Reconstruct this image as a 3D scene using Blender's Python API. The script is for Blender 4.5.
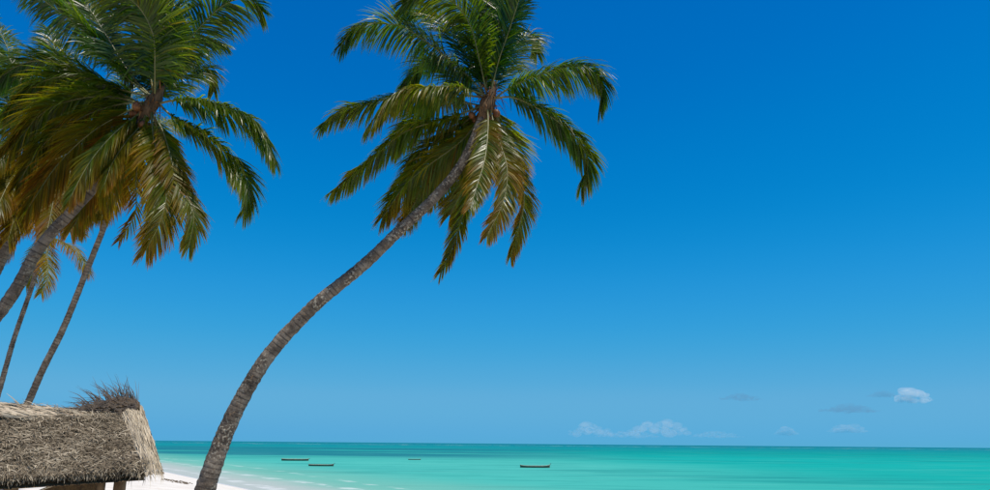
import bpy, bmesh, math, random
from mathutils import Vector, Matrix, noise as mnoise

scene = bpy.context.scene
for o in list(bpy.data.objects):
    bpy.data.objects.remove(o, do_unlink=True)
C = scene.collection
R = math.radians
rnd = random.Random(7)

# ------------------------------------------------------------------ camera
F = 720.0                      # focal length in pixels of a 990 px wide picture
HOR = 443.6                    # row of the horizon at mid picture
EYE = Vector((0, 0, 5.2))
PITCH = math.atan((HOR - 245) / F)
ROLL = 0.0088
fwd = Vector((0, math.cos(PITCH), math.sin(PITCH)))
up0 = Vector((0, -math.sin(PITCH), math.cos(PITCH)))
rt0 = Vector((1, 0, 0))
rt = rt0 * math.cos(ROLL) + up0 * math.sin(ROLL)
up = up0 * math.cos(ROLL) - rt0 * math.sin(ROLL)
cd = bpy.data.cameras.new('camera')
cam = bpy.data.objects.new('camera', cd)
C.objects.link(cam)
cd.sensor_width = 36
cd.lens = 36 * F / 990
cd.clip_start = 0.1
cd.clip_end = 90000
M3 = Matrix((rt, up, -fwd)).transposed()
cam.matrix_world = Matrix.Translation(EYE) @ M3.to_4x4()
scene.camera = cam

def ray(px, py):
    return (fwd * F + rt * (px - 495) + up * (245 - py)).normalized()
def at(px, py, Y):
    d = ray(px, py)
    return EYE + d * (Y / d.y)
def on_plane(px, py, z):
    d = ray(px, py)
    return EYE + d * ((z - EYE.z) / d.z)

# ------------------------------------------------------------------ light
SUN_EL, SUN_AZ = R(71), R(125)         # azimuth clockwise from +Y
sun_dir = Vector((math.sin(SUN_AZ) * math.cos(SUN_EL), math.cos(SUN_AZ) * math.cos(SUN_EL), math.sin(SUN_EL)))
w = bpy.data.worlds.new('World'); scene.world = w; w.use_nodes = True
nt = w.node_tree; nt.nodes.clear()
out = nt.nodes.new('ShaderNodeOutputWorld')
bg = nt.nodes.new('ShaderNodeBackground'); bg.inputs['Strength'].default_value = 0.085
sky = nt.nodes.new('ShaderNodeTexSky'); sky.sky_type = 'NISHITA'; sky.sun_disc = False
sky.sun_elevation = SUN_EL; sky.sun_rotation = SUN_AZ
sky.altitude = 900; sky.air_density = 1.0; sky.dust_density = 0.0; sky.ozone_density = 3.0
hs = nt.nodes.new('ShaderNodeHueSaturation'); hs.inputs['Saturation'].default_value = 1.28
nt.links.new(sky.outputs[0], hs.inputs['Color'])
# polarised, saturated sky: one tone curve per channel, the same in every direction
sc1 = nt.nodes.new('ShaderNodeVectorMath'); sc1.operation = 'SCALE'; sc1.inputs['Scale'].default_value = 0.085
cu = nt.nodes.new('ShaderNodeRGBCurve')
def set_curve(c, pts):
    while len(c.points) > 2: c.points.remove(c.points[1])
    c.points[0].location = pts[0]; c.points[1].location = pts[-1]
    for p in pts[1:-1]: c.points.new(*p)
    for p in c.points: p.handle_type = 'AUTO_CLAMPED'
set_curve(cu.mapping.curves[0], [(0, 0), (.036, 0.0), (.105, .024), (.25, .085), (.392, .118), (.74, .095), (1, .09)])
set_curve(cu.mapping.curves[1], [(0, .02), (.110, .15), (.142, .202), (.262, .323), (.45, .40), (.584, .42), (.75, .385), (1, .38)])
set_curve(cu.mapping.curves[2], [(0, .1), (.285, .521), (.355, .597), (.51, .70), (.651, .70), (1, .68)])
cu.mapping.update()
sc2 = nt.nodes.new('ShaderNodeVectorMath'); sc2.operation = 'SCALE'; sc2.inputs['Scale'].default_value = 10.0
bg.inputs['Strength'].default_value = 0.1
nt.links.new(hs.outputs[0], sc1.inputs[0]); nt.links.new(sc1.outputs[0], cu.inputs['Color'])
nt.links.new(cu.outputs[0], sc2.inputs[0]); nt.links.new(sc2.outputs[0], bg.inputs['Color']); nt.links.new(bg.outputs[0], out.inputs[0])
sd = bpy.data.lights.new('sun', 'SUN'); sd.energy = 5.0; sd.angle = R(0.53); sd.color = (1.0, 0.93, 0.80)
sun = bpy.data.objects.new('sun', sd); C.objects.link(sun)
sun.rotation_euler = (-sun_dir).to_track_quat('-Z', 'Y').to_euler()
vs = scene.view_settings
scene.cycles.volume_bounces = 6
vs.view_transform = 'Standard'; vs.look = 'None'; vs.exposure = 0.0; vs.gamma = 1.0; vs.use_curve_mapping = False

# ------------------------------------------------------------------ helpers
def mesh_obj(name, verts, faces, mat, parent=None, loc=(0, 0, 0), smooth=False, cols=None):
    me = bpy.data.meshes.new(name)
    me.from_pydata([tuple(v) for v in verts], [], faces)
    if smooth:
        me.polygons.foreach_set('use_smooth', [True] * len(me.polygons))
    if cols is not None:
        a = me.color_attributes.new('tint', 'FLOAT_COLOR', 'POINT')
        flat = []
        for c in cols: flat += [c[0], c[1], c[2], 1.0]
        a.data.foreach_set('color', flat)
    if mat: me.materials.append(mat)
    me.update()
    o = bpy.data.objects.new(name, me); C.objects.link(o)
    o.location = loc
    if parent: o.parent = parent
    return o

def empty(name, loc, label, cat, group=None):
    o = bpy.data.objects.new(name, None); C.objects.link(o)
    o.empty_display_size = 0.3; o.location = loc
    o['label'] = label; o['category'] = cat
    if group: o['group'] = group
    return o

def spline(pts, n):
    """Catmull-Rom through pts, resampled evenly to n points."""
    P = [pts[0] * 2 - pts[1]] + list(pts) + [pts[-1] * 2 - pts[-2]]
    dense = []
    for i in range(1, len(P) - 2):
        a, b, c, d = P[i - 1], P[i], P[i + 1], P[i + 2]
        for k in range(24):
            t = k / 24
            dense.append(0.5 * ((2 * b) + (c - a) * t + (2 * a - 5 * b + 4 * c - d) * t * t + (3 * b - a - 3 * c + d) * t ** 3))
    dense.append(P[-2])
    L = [0.0]
    for i in range(1, len(dense)): L.append(L[-1] + (dense[i] - dense[i - 1]).length)
    res = []; j = 0
    for k in range(n):
        s = L[-1] * k / (n - 1)
        while j < len(L) - 2 and L[j + 1] < s: j += 1
        f = (s - L[j]) / max(1e-9, L[j + 1] - L[j])
        res.append(dense[j].lerp(dense[j + 1], min(1, max(0, f))))
    return res, L[-1]

def tangents(p):
    n = len(p)
    return [(p[min(n - 1, i + 1)] - p[max(0, i - 1)]).normalized() for i in range(n)]

def tube(p, radii, sides=8, wob=0.0, seed=0, closed=True):
    T = tangents(p); V = []; Fc = []
    ref = Vector((0.13, -1, 0.21)).normalized()
    u = (ref - T[0] * ref.dot(T[0])).normalized()
    for i, (c, r) in enumerate(zip(p, radii)):
        u = (u - T[i] * u.dot(T[i])).normalized(); v = T[i].cross(u)
        for k in range(sides):
            a = 2 * math.pi * k / sides
            q = r
            if wob:
                q *= 1 + wob * mnoise.noise(Vector((math.cos(a) * 1.3 + seed, math.sin(a) * 1.3, i * 0.35)))
            V.append(c + (u * math.cos(a) + v * math.sin(a)) * q)
    n = len(p)
    for i in range(n - 1):
        for k in range(sides):
            k2 = (k + 1) % sides
            Fc.append((i * sides + k, i * sides + k2, (i + 1) * sides + k2, (i + 1) * sides + k))
    if closed:
        Fc.append(tuple(range(sides - 1, -1, -1)))
        Fc.append(tuple((n - 1) * sides + k for k in range(sides)))
    return V, Fc

# ------------------------------------------------------------------ materials
def new_mat(name):
    m = bpy.data.materials.new(name); m.use_nodes = True
    t = m.node_tree; b = t.nodes['Principled BSDF']
    return m, t, b, t.nodes['Material Output']
def N(t, typ, **kw):
    n = t.nodes.new(typ)
    for k, v in kw.items(): setattr(n, k, v)
    return n
def ramp(t, stops, interp='LINEAR'):
    n = t.nodes.new('ShaderNodeValToRGB'); e = n.color_ramp.elements
    n.color_ramp.interpolation = interp
    while len(e) > 1: e.remove(e[-1])
    e[0].position = stops[0][0]; e[0].color = (*stops[0][1], 1)
    for p, c in stops[1:]:
        x = e.new(p); x.color = (*c, 1)
    return n
def math_n(t, op, a, b=None, clamp=False):
    n = t.nodes.new('ShaderNodeMath'); n.operation = op; n.use_clamp = clamp
    for i, v in enumerate((a, b)):
        if v is None: continue
        if isinstance(v, (int, float)): n.inputs[i].default_value = v
        else: t.links.new(v, n.inputs[i])
    return n.outputs[0]
def mapr(t, v, a, b, c=0.0, d=1.0, smooth=True):
    n = t.nodes.new('ShaderNodeMapRange'); n.interpolation_type = 'SMOOTHSTEP' if smooth else 'LINEAR'
    t.links.new(v, n.inputs['Value'])
    for k, x in zip(('From Min', 'From Max', 'To Min', 'To Max'), (a, b, c, d)): n.inputs[k].default_value = x
    return n.outputs['Result']
def mix(t, f, a, b, blend='MIX'):
    n = t.nodes.new('ShaderNodeMix'); n.data_type = 'RGBA'; n.blend_type = blend
    for s, v in ((n.inputs['Factor'], f), (n.inputs[6], a), (n.inputs[7], b)):
        if isinstance(v, (int, float)): s.default_value = v
        elif isinstance(v, tuple): s.default_value = (*v, 1)
        else: t.links.new(v, s)
    return n.outputs[2]
def noise_n(t, vec, scale, detail=4, rough=0.5):
    n = t.nodes.new('ShaderNodeTexNoise')
    n.inputs['Scale'].default_value = scale; n.inputs['Detail'].default_value = detail; n.inputs['Roughness'].default_value = rough
    if vec is not None: t.links.new(vec, n.inputs['Vector'])
    return n.outputs['Fac']
def scaled(t, vec, s):
    n = t.nodes.new('ShaderNodeMapping'); n.inputs['Scale'].default_value = s
    t.links.new(vec, n.inputs['Vector']); return n.outputs[0]

def leaf_material(name, stops, trans=0.55, rough=0.33):
    m, t, b, o = new_mat(name)
    a = N(t, 'ShaderNodeAttribute', attribute_name='tint')
    sp = N(t, 'ShaderNodeSeparateColor'); t.links.new(a.outputs['Color'], sp.inputs[0])
    r = ramp(t, stops); t.links.new(sp.outputs[0], r.inputs[0])
    col = mix(t, 1.0, r.outputs[0], mapr(t, sp.outputs[1], 0, 1, 0.45, 1.6, False), 'MULTIPLY')
    t.links.new(col, b.inputs['Base Color']); t.links.new(mapr(t, sp.outputs[0], 0.25, 0.6, rough, 0.5), b.inputs['Roughness'])
    t.links.new(mapr(t, sp.outputs[0], 0.25, 0.6, 0.42, 0.14), b.inputs['Specular IOR Level'])
    tr = N(t, 'ShaderNodeBsdfTranslucent')
    tc = mix(t, 1.0, col, (2.6, 2.5, 0.30), 'MULTIPLY'); t.links.new(tc, tr.inputs['Color'])
    ms = N(t, 'ShaderNodeMixShader'); ms.inputs[0].default_value = trans
    t.links.new(b.outputs[0], ms.inputs[1]); t.links.new(tr.outputs[0], ms.inputs[2]); t.links.new(ms.outputs[0], o.inputs['Surface'])
    return m
LEAF = leaf_material('palm_leaf', [(0, (0.021, 0.062, 0.004)), (0.3, (0.076, 0.108, 0.005)), (0.55, (0.132, 0.098, 0.006)), (0.8, (0.16, 0.068, 0.007)), (1, (0.075, 0.028, 0.007))])

def trunk_material():
    m, t, b, o = new_mat('palm_trunk')
    tc = N(t, 'ShaderNodeTexCoord'); v = tc.outputs['Object']
    a = N(t, 'ShaderNodeAttribute', attribute_name='tint')
    sp = N(t, 'ShaderNodeSeparateColor'); t.links.new(a.outputs['Color'], sp.inputs[0])
    n1 = noise_n(t, v, 3.0, 5, 0.6)
    base = ramp(t, [(0.3, (0.048, 0.036, 0.026)), (0.5, (0.125, 0.096, 0.072)), (0.7, (0.25, 0.202, 0.155))]); t.links.new(n1, base.inputs[0])
    col = mix(t, mapr(t, sp.outputs[0], 0.2, 1.0, 0.0, 0.75), base.outputs[0], (0.03, 0.022, 0.018))
    n2 = noise_n(t, v, 17.0, 4, 0.6); n3 = noise_n(t, scaled(t, v, (1, 1, 0.6)), 1.6, 2)
    lich = math_n(t, 'MULTIPLY', mapr(t, n2, 0.53, 0.62), mapr(t, n3, 0.42, 0.58))
    oi = N(t, 'ShaderNodeAttribute', attribute_name='lichen', attribute_type='OBJECT')
    col = mix(t, math_n(t, 'MULTIPLY', lich, oi.outputs['Fac']), col, (0.40, 0.35, 0.265))
    n4 = noise_n(t, v, 14, 3); col = mix(t, mapr(t, n4, 0.62, 0.70, 0, 0.6), col, (0.26, 0.16, 0.085))
    t.links.new(col, b.inputs['Base Color']); b.inputs['Roughness'].default_value = 0.85; b.inputs['Specular IOR Level'].default_value = 0.25
    bp = N(t, 'ShaderNodeBump'); bp.inputs['Strength'].default_value = 0.7; bp.inputs['Distance'].default_value = 0.02
    t.links.new(noise_n(t, v, 30, 4, 0.65), bp.inputs['Height']); t.links.new(bp.outputs[0], b.inputs['Normal'])
    return m
TRUNK = trunk_material()

def simple_mat(name, ca, cb, scale=8, rough=0.7, bump=0.3, stretch=(1, 1, 1), spec=0.3):
    m, t, b, o = new_mat(name)
    tc = N(t, 'ShaderNodeTexCoord'); v = scaled(t, tc.outputs['Object'], stretch)
    n1 = noise_n(t, v, scale, 5, 0.6)
    col = mix(t, mapr(t, n1, 0.3, 0.7), ca, cb)
    t.links.new(col, b.inputs['Base Color']); b.inputs['Roughness'].default_value = rough; b.inputs['Specular IOR Level'].default_value = spec
    if bump:
        bp = N(t, 'ShaderNodeBump'); bp.inputs['Strength'].default_value = bump; bp.inputs['Distance'].default_value = 0.02
        t.links.new(noise_n(t, v, scale * 3, 4), bp.inputs['Height']); t.links.new(bp.outputs[0], b.inputs['Normal'])
    return m
RACHIS = simple_mat('palm_rachis', (0.06, 0.075, 0.014), (0.15, 0.13, 0.03), 5, 0.45, 0.0, spec=0.5)
COCO = simple_mat('coconut_husk', (0.07, 0.025, 0.009), (0.17, 0.062, 0.015), 6, 0.55, 0.15)
FIBRE = simple_mat('palm_fibre', (0.045, 0.025, 0.012), (0.15, 0.085, 0.04), 12, 0.9, 0.8, (1, 1, .3))
FIBRE2 = simple_mat('crown_fibre', (0.05, 0.022, 0.010), (0.20, 0.09, 0.025), 7, 0.85, 0.0)
WOOD = simple_mat('weathered_pole', (0.09, 0.055, 0.03), (0.22, 0.15, 0.085), 9, 0.85, 0.5, (1, 1, .15))
MAT_W = simple_mat('woven_palm_mat', (0.05, 0.03, 0.015), (0.11, 0.068, 0.03), 14, 0.9, 0.6)

# ------------------------------------------------------------------ ground and sea
A0 = on_plane(246, 489, 0); A1 = on_plane(166, 472, 0)
sh_t = Vector((A1.x - A0.x, A1.y - A0.y, 0)).normalized()      # along the shoreline, away from the camera
sh_n = Vector((sh_t.y, -sh_t.x, 0))                            # towards the sea
S0 = A0.dot(sh_n)
def shore_s(x, y): return x * sh_n.x + y * sh_n.y - S0          # metres beyond the waterline
def ground(x, y):
    s = shore_s(x, y)
    top = 2.75
    if s > 0: z = -0.075 * s
    else:
        k = min(1.0, -s / 19.0)
        z = top * (1 - (1 - k) ** 1.5)
    z = max(z, -2.0)
    amp = 0.06 * min(1, max(0, -s / 6))
    z += amp * (mnoise.noise(Vector((x * 0.22, y * 0.22, 3))) + 0.45 * mnoise.noise(Vector((x * 0.8, y * 0.8, 9))))
    return z

def sand():
    ss = [-900, -500, -250, -120, -70]
    ss += [-50 + i * 0.7 for i in range(int(62 / 0.7))] + [14, 20, 26]
    ls = [-300, -150, -80, -50] + [-36 + i * 1.0 for i in range(190)] + [154 + 6 * i for i in range(1, 30)] + [400, 550, 900, 2000]
    V = []; Fc = []
    for l in ls:
        for s in ss:
            p = sh_n * (S0 + s) + sh_t * l
            V.append((p.x, p.y, ground(p.x, p.y)))
    n = len(ss)
    for i in range(len(ls) - 1):
        for j in range(n - 1):
            Fc.append((i * n + j, i * n + j + 1, (i + 1) * n + j + 1, (i + 1) * n + j))
    m, t, b, o = new_mat('coral_sand')
    g = N(t, 'ShaderNodeNewGeometry'); v = g.outputs['Position']
    sx = N(t, 'ShaderNodeSeparateXYZ'); t.links.new(v, sx.inputs[0])
    col = mix(t, mapr(t, noise_n(t, v, 0.7, 5, 0.6), 0.35, 0.7), (0.70, 0.645, 0.565), (0.60, 0.54, 0.46))
    col = mix(t, mapr(t, noise_n(t, v, 6, 3), 0.66, 0.74, 0, 0.35), col, (0.35, 0.29, 0.22))
    wet = mapr(t, sx.outputs['Z'], 0.9, 0.25)
    col = mix(t, math_n(t, 'MULTIPLY', wet, 0.55), col, (0.47, 0.45, 0.43))
    t.links.new(col, b.inputs['Base Color'])
    t.links.new(mapr(t, wet, 0, 1, 0.9, 0.35), b.inputs['Roughness'])
    bp = N(t, 'ShaderNodeBump'); bp.inputs['Strength'].default_value = 0.5; bp.inputs['Distance'].default_value = 0.05
    t.links.new(noise_n(t, v, 2.2, 6, 0.65), bp.inputs['Height']); t.links.new(bp.outputs[0], b.inputs['Normal'])
    ob = mesh_obj('beach_sand', V, Fc, m, smooth=True); ob['kind'] = 'structure'
    # fix winding so that the sheet faces up
    if ob.data.polygons[0].normal.z < 0: ob.data.flip_normals()
sand()

def sea():
    L = 60000
    xs = [-L, -8000, -2000, -600, -200, 0, 200, 600, 2000, 8000, L]
    ys = [-2000, -300, 0, 60, 120, 250, 500, 1200, 4000, 12000, L]
    V = [(x, y, 0) for y in ys for x in xs]; n = len(xs)
    Fc = [(j * n + i, j * n + i + 1, (j + 1) * n + i + 1, (j + 1) * n + i) for j in range(len(ys) - 1) for i in range(n - 1)]
    m, t, b, o = new_mat('lagoon_water')
    g = N(t, 'ShaderNodeNewGeometry'); v = g.outputs['Position']
    sp = N(t, 'ShaderNodeSeparateXYZ'); t.links.new(v, sp.inputs[0])
    X, Y = sp.outputs[0], sp.outputs[1]
    s = math_n(t, 'SUBTRACT', math_n(t, 'ADD', math_n(t, 'MULTIPLY', X, sh_n.x), math_n(t, 'MULTIPLY', Y, sh_n.y)), S0)
    wob = math_n(t, 'MULTIPLY', math_n(t, 'SUBTRACT', noise_n(t, scaled(t, v, (0.6, 1, 1)), 0.012, 4), 0.5), 0.9)
    lg = math_n(t, 'ADD', math_n(t, 'LOGARITHM', math_n(t, 'MAXIMUM', Y, 20.0), 10.0), math_n(t, 'MULTIPLY', wob, 0.35))
    k = mapr(t, lg, 1.8, 4.2, 0, 1, False)
    r = ramp(t, [(0.0, (0.052, 0.355, 0.295)), (0.2, (0.062, 0.375, 0.32)), (0.3, (0.035, 0.31, 0.265)), (0.4, (0.006, 0.235, 0.23)), (0.51, (0.001, 0.20, 0.23)), (0.68, (0.001, 0.155, 0.205)), (1, (0.001, 0.14, 0.2))])
    t.links.new(k, r.inputs[0]); col = r.outputs[0]
    deep = mapr(t, math_n(t, 'ADD', X, math_n(t, 'MULTIPLY', wob, 60.0)), 5, 80)
    r2 = ramp(t, [(0.0, (0.010, 0.30, 0.25)), (0.25, (0.005, 0.31, 0.27)), (0.38, (0.001, 0.245, 0.222)), (0.5, (0.001, 0.20, 0.222)), (0.68, (0.001, 0.152, 0.205)), (1, (0.001, 0.138, 0.2))])
    t.links.new(k, r2.inputs[0]); col = mix(t, deep, col, r2.outputs[0])
    # seagrass and reef patches, then painted wave highlights and ripple shade
    n1 = noise_n(t, scaled(t, v, (0.35, 1, 1)), 0.011, 6, 0.6)
    win = math_n(t, 'MULTIPLY', mapr(t, Y, 230, 330), mapr(t, Y, 1000, 620))
    left = mapr(t, math_n(t, 'DIVIDE', X, math_n(t, 'MAXIMUM', Y, 20.0)), 0.22, -0.12)
    gm = math_n(t, 'MULTIPLY', math_n(t, 'MULTIPLY', win, left), mapr(t, n1, 0.38, 0.50))
    col = mix(t, math_n(t, 'MULTIPLY', gm, 0.8), col, (0.008, 0.115, 0.17))
    n2 = noise_n(t, scaled(t, v, (0.28, 1, 1)), 0.05, 5, 0.6)
    col = mix(t, mapr(t, n2, 0.53, 0.66, 0, 0.42), col, (0.004, 0.165, 0.155))
    col = mix(t, mapr(t, n1, 0.52, 0.64, 0, 0.28), col, (0.003, 0.14, 0.15))
    n3 = noise_n(t, scaled(t, v, (0.22, 1, 1)), 0.11, 4, 0.6)
    col = mix(t, mapr(t, n3, 0.50, 0.72, 0, 0.30), col, (0.11, 0.43, 0.36))  # wave highlights painted as pale streaks
    n5 = noise_n(t, scaled(t, v, (0.16, 1, 1)), 0.22, 4, 0.6)
    col = mix(t, math_n(t, 'MULTIPLY', mapr(t, n5, 0.56, 0.66, 0, 0.55), mapr(t, n1, 0.42, 0.58, 0.25, 1)), col, (0.003, 0.15, 0.15))  # ripple shade painted as fine dark streaks
    n6 = noise_n(t, scaled(t, v, (0.2, 1, 1)), 0.55, 3, 0.7)
    col = mix(t, mapr(t, n6, 0.50, 0.70, 0, 0.22), col, (0.004, 0.19, 0.175))  # smallest ripples: their light and dark painted into the colour
    n7 = noise_n(t, scaled(t, v, (0.8, 0.5, 1)), 0.02, 4, 0.7)
    surf = math_n(t, 'MULTIPLY', math_n(t, 'MULTIPLY', mapr(t, Y, 1500, 1800), mapr(t, Y, 3200, 2600)), mapr(t, n7, 0.56, 0.66))
    col = mix(t, math_n(t, 'MULTIPLY', surf, 0.5), col, (0.62, 0.66, 0.66))
    # shallow water over white sand, then the swash and foam lines
    sw = math_n(t, 'ADD', s, math_n(t, 'MULTIPLY', math_n(t, 'SUBTRACT', noise_n(t, v, 0.06, 4), 0.5), 9.0))
    col = mix(t, mapr(t, sw, 40, 5, 0, 0.85), col, (0.165, 0.375, 0.30))
    col = mix(t, mapr(t, sw, 15, 2.5, 0, 0.95), col, (0.37, 0.40, 0.375))
    ln = N(t, 'ShaderNodeTexWave'); ln.wave_type = 'BANDS'; ln.bands_direction = 'X'
    ln.inputs['Scale'].default_value = 0.045; ln.inputs['Distortion'].default_value = 7.0; ln.inputs['Detail'].default_value = 3; ln.inputs['Detail Scale'].default_value = 1.2
    cv = N(t, 'ShaderNodeCombineXYZ'); t.links.new(s, cv.inputs[0]); t.links.new(math_n(t, 'MULTIPLY', Y, 0.16), cv.inputs[1])
    t.links.new(cv.outputs[0], ln.inputs['Vector'])
    fo = math_n(t, 'MULTIPLY', math_n(t, 'MULTIPLY', mapr(t, ln.outputs['Fac'], 0.80, 0.97), mapr(t, s, 26, 10)), mapr(t, noise_n(t, scaled(t, v, (0.6, 1, 1)), 0.22, 5, 0.65), 0.48, 0.60))
    col = mix(t, math_n(t, 'MULTIPLY', fo, 0.45), col, (0.7, 0.7, 0.7))
    df = N(t, 'ShaderNodeBsdfDiffuse'); t.links.new(col, df.inputs['Color'])
    gl = N(t, 'ShaderNodeBsdfGlossy'); gl.inputs['Roughness'].default_value = 0.22
    ms = N(t, 'ShaderNodeMixShader'); ms.inputs[0].default_value = 0.045
    t.links.new(df.outputs[0], ms.inputs[1]); t.links.new(gl.outputs[0], ms.inputs[2]); t.links.new(ms.outputs[0], o.inputs['Surface'])
    bp = N(t, 'ShaderNodeBump'); bp.inputs['Strength'].default_value = 0.35; bp.inputs['Distance'].default_value = 0.12
    t.links.new(noise_n(t, scaled(t, v, (0.5, 1, 1)), 0.9, 4, 0.6), bp.inputs['Height'])
    for x_ in (df, gl): t.links.new(bp.outputs[0], x_.inputs['Normal'])
    ob = mesh_obj('sea', V, Fc, m); ob['kind'] = 'structure'
sea()

# ------------------------------------------------------------------ clouds
def cloud(px, py, wpx, hpx, Y, dens, colour, label, seed, n=26, flat=0.8):
    c = at(px, py, Y); k = Y / F / math.cos(PITCH) * 1.0
    W, H = wpx * k, hpx * k
    q = random.Random(seed)
    bm = bmesh.new()
    for i in range(n):
        u = -0.97 + 1.94 * (i + 0.5) / n if flat < 0.8 or i % 2 else q.uniform(-1, 1); hh = (1 - abs(u) ** 1.6)
        r = H * q.uniform(0.16, 0.30) * (0.45 + 0.75 * hh)
        x = u * W * 0.5; z = -H * 0.36 + q.random() ** 1.2 * H * 0.72 * hh
        y = q.uniform(-0.5, 0.5) * W * 0.45
        mt = Matrix.Translation((x, y, z)) @ Matrix.Diagonal((r * q.uniform(1.1, 1.9), r * 1.4, r * flat, 1))
        bmesh.ops.create_icosphere(bm, subdivisions=2, radius=1, matrix=mt)
    for v in bm.verts:
        v.co += Vector((mnoise.noise(v.co * (6 / H) + Vector((seed, 0, 0))), 0, mnoise.noise(v.co * (6 / H) + Vector((0, seed, 5))))) * H * 0.06
    me = bpy.data.meshes.new('cloud'); bm.to_mesh(me); bm.free()
    m = bpy.data.materials.new('cloud_vapour'); m.use_nodes = True; t = m.node_tree; t.nodes.clear()
    o_ = N(t, 'ShaderNodeOutputMaterial'); pv = N(t, 'ShaderNodeVolumePrincipled')
    pv.inputs['Color'].default_value = (*colour, 1); pv.inputs['Density'].default_value = dens / (H * 0.5); pv.inputs['Anisotropy'].default_value = 0.2
    t.links.new(pv.outputs[0], o_.inputs['Volume'])
    me.materials.append(m)
    ob = bpy.data.objects.new('cloud', me); C.objects.link(ob); ob.location = c
    ob['label'] = label; ob['category'] = 'cloud'; ob['group'] = 'small clouds low over the sea'
CL = [
    (912, 395, 32, 15, 6000, 0.55, (0.97, 0.97, 0.98), 'small bright white puffy cloud low above the horizon, farthest right', 3),
    (660, 427, 56, 17, 7000, 0.24, (0.96, 0.96, 0.97), 'wide faint white cloud just above the sea, middle of the low ones', 5),
    (590, 429, 44, 14, 7400, 0.17, (0.96, 0.96, 0.97), 'very faint white cloud left of the wide one above the sea', 8),
    (740, 397, 40, 7, 6500, 0.10, (0.32, 0.38, 0.5), 'thin grey cloud wisp alone above the right half of the sea', 11),  # grey wisps: their unlit look is put into the volume colour
    (848, 408, 52, 9, 6500, 0.12, (0.32, 0.38, 0.5), 'thin grey cloud wisp below and left of the bright white cloud', 13),
    (882, 394, 26, 6, 6300, 0.10, (0.32, 0.38, 0.5), 'tiny grey cloud wisp touching the bright white cloud on its left', 14),
    (628, 434, 60, 7, 7900, 0.07, (0.96, 0.96, 0.97), 'flat veil of pale cloud on the horizon under the two faint white clouds', 23),
    (716, 434, 46, 7, 7900, 0.06, (0.96, 0.96, 0.97), 'flat veil of pale cloud on the horizon right of the wide faint cloud', 29),
    (786, 431, 20, 8, 7600, 0.13, (0.95, 0.95, 0.97), 'tiny faint pale cloud alone close above the horizon right of middle', 19),
    (848, 428, 34, 9, 7800, 0.12, (0.95, 0.95, 0.97), 'faint pale cloud near the horizon under the right grey wisp', 17),
]
for c in CL: cloud(*c, n=26 if c[5] > .15 else 110, flat=0.8 if c[5] > .15 else 0.7)

# ------------------------------------------------------------------ palms
def make_trunk(parent, base, pts, radii, seed):
    """pts world points from the base up; radii matching list; ring scars every 9-12 cm are geometry."""
    length = spline(pts, 50)[1]
    ring = 0.115; nr = int(length / ring); n = nr * 4 + 1
    p, L = spline(pts, n)
    q = random.Random(seed)
    prof = [0.990, 1.0, 1.005, 1.009]
    rad = []; tint = []
    amp = [q.uniform(0.5, 1.3) for _ in range(nr + 1)]
    for i in range(n):
        f = i / (n - 1) * (len(radii) - 1); j = min(len(radii) - 2, int(f)); r = radii[j] + (radii[j + 1] - radii[j]) * (f - j)
        a = amp[i // 4]
        rad.append(r * (1 + (prof[i % 4] - 1) * a)); tint.append((1.0, .25, .0, .1)[i % 4] * a * 0.85)
    V, Fc = tube([x - base for x in p], rad, 18, 0.10, seed)
    cols = [(tint[i // 18], 0, 0) for i in range(n * 18)]
    o = mesh_obj('trunk', V, Fc, TRUNK, parent, smooth=True, cols=cols); o['lichen'] = {11: 0.85, 23: 0.4}.get(seed, 0.15)
    return o

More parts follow.
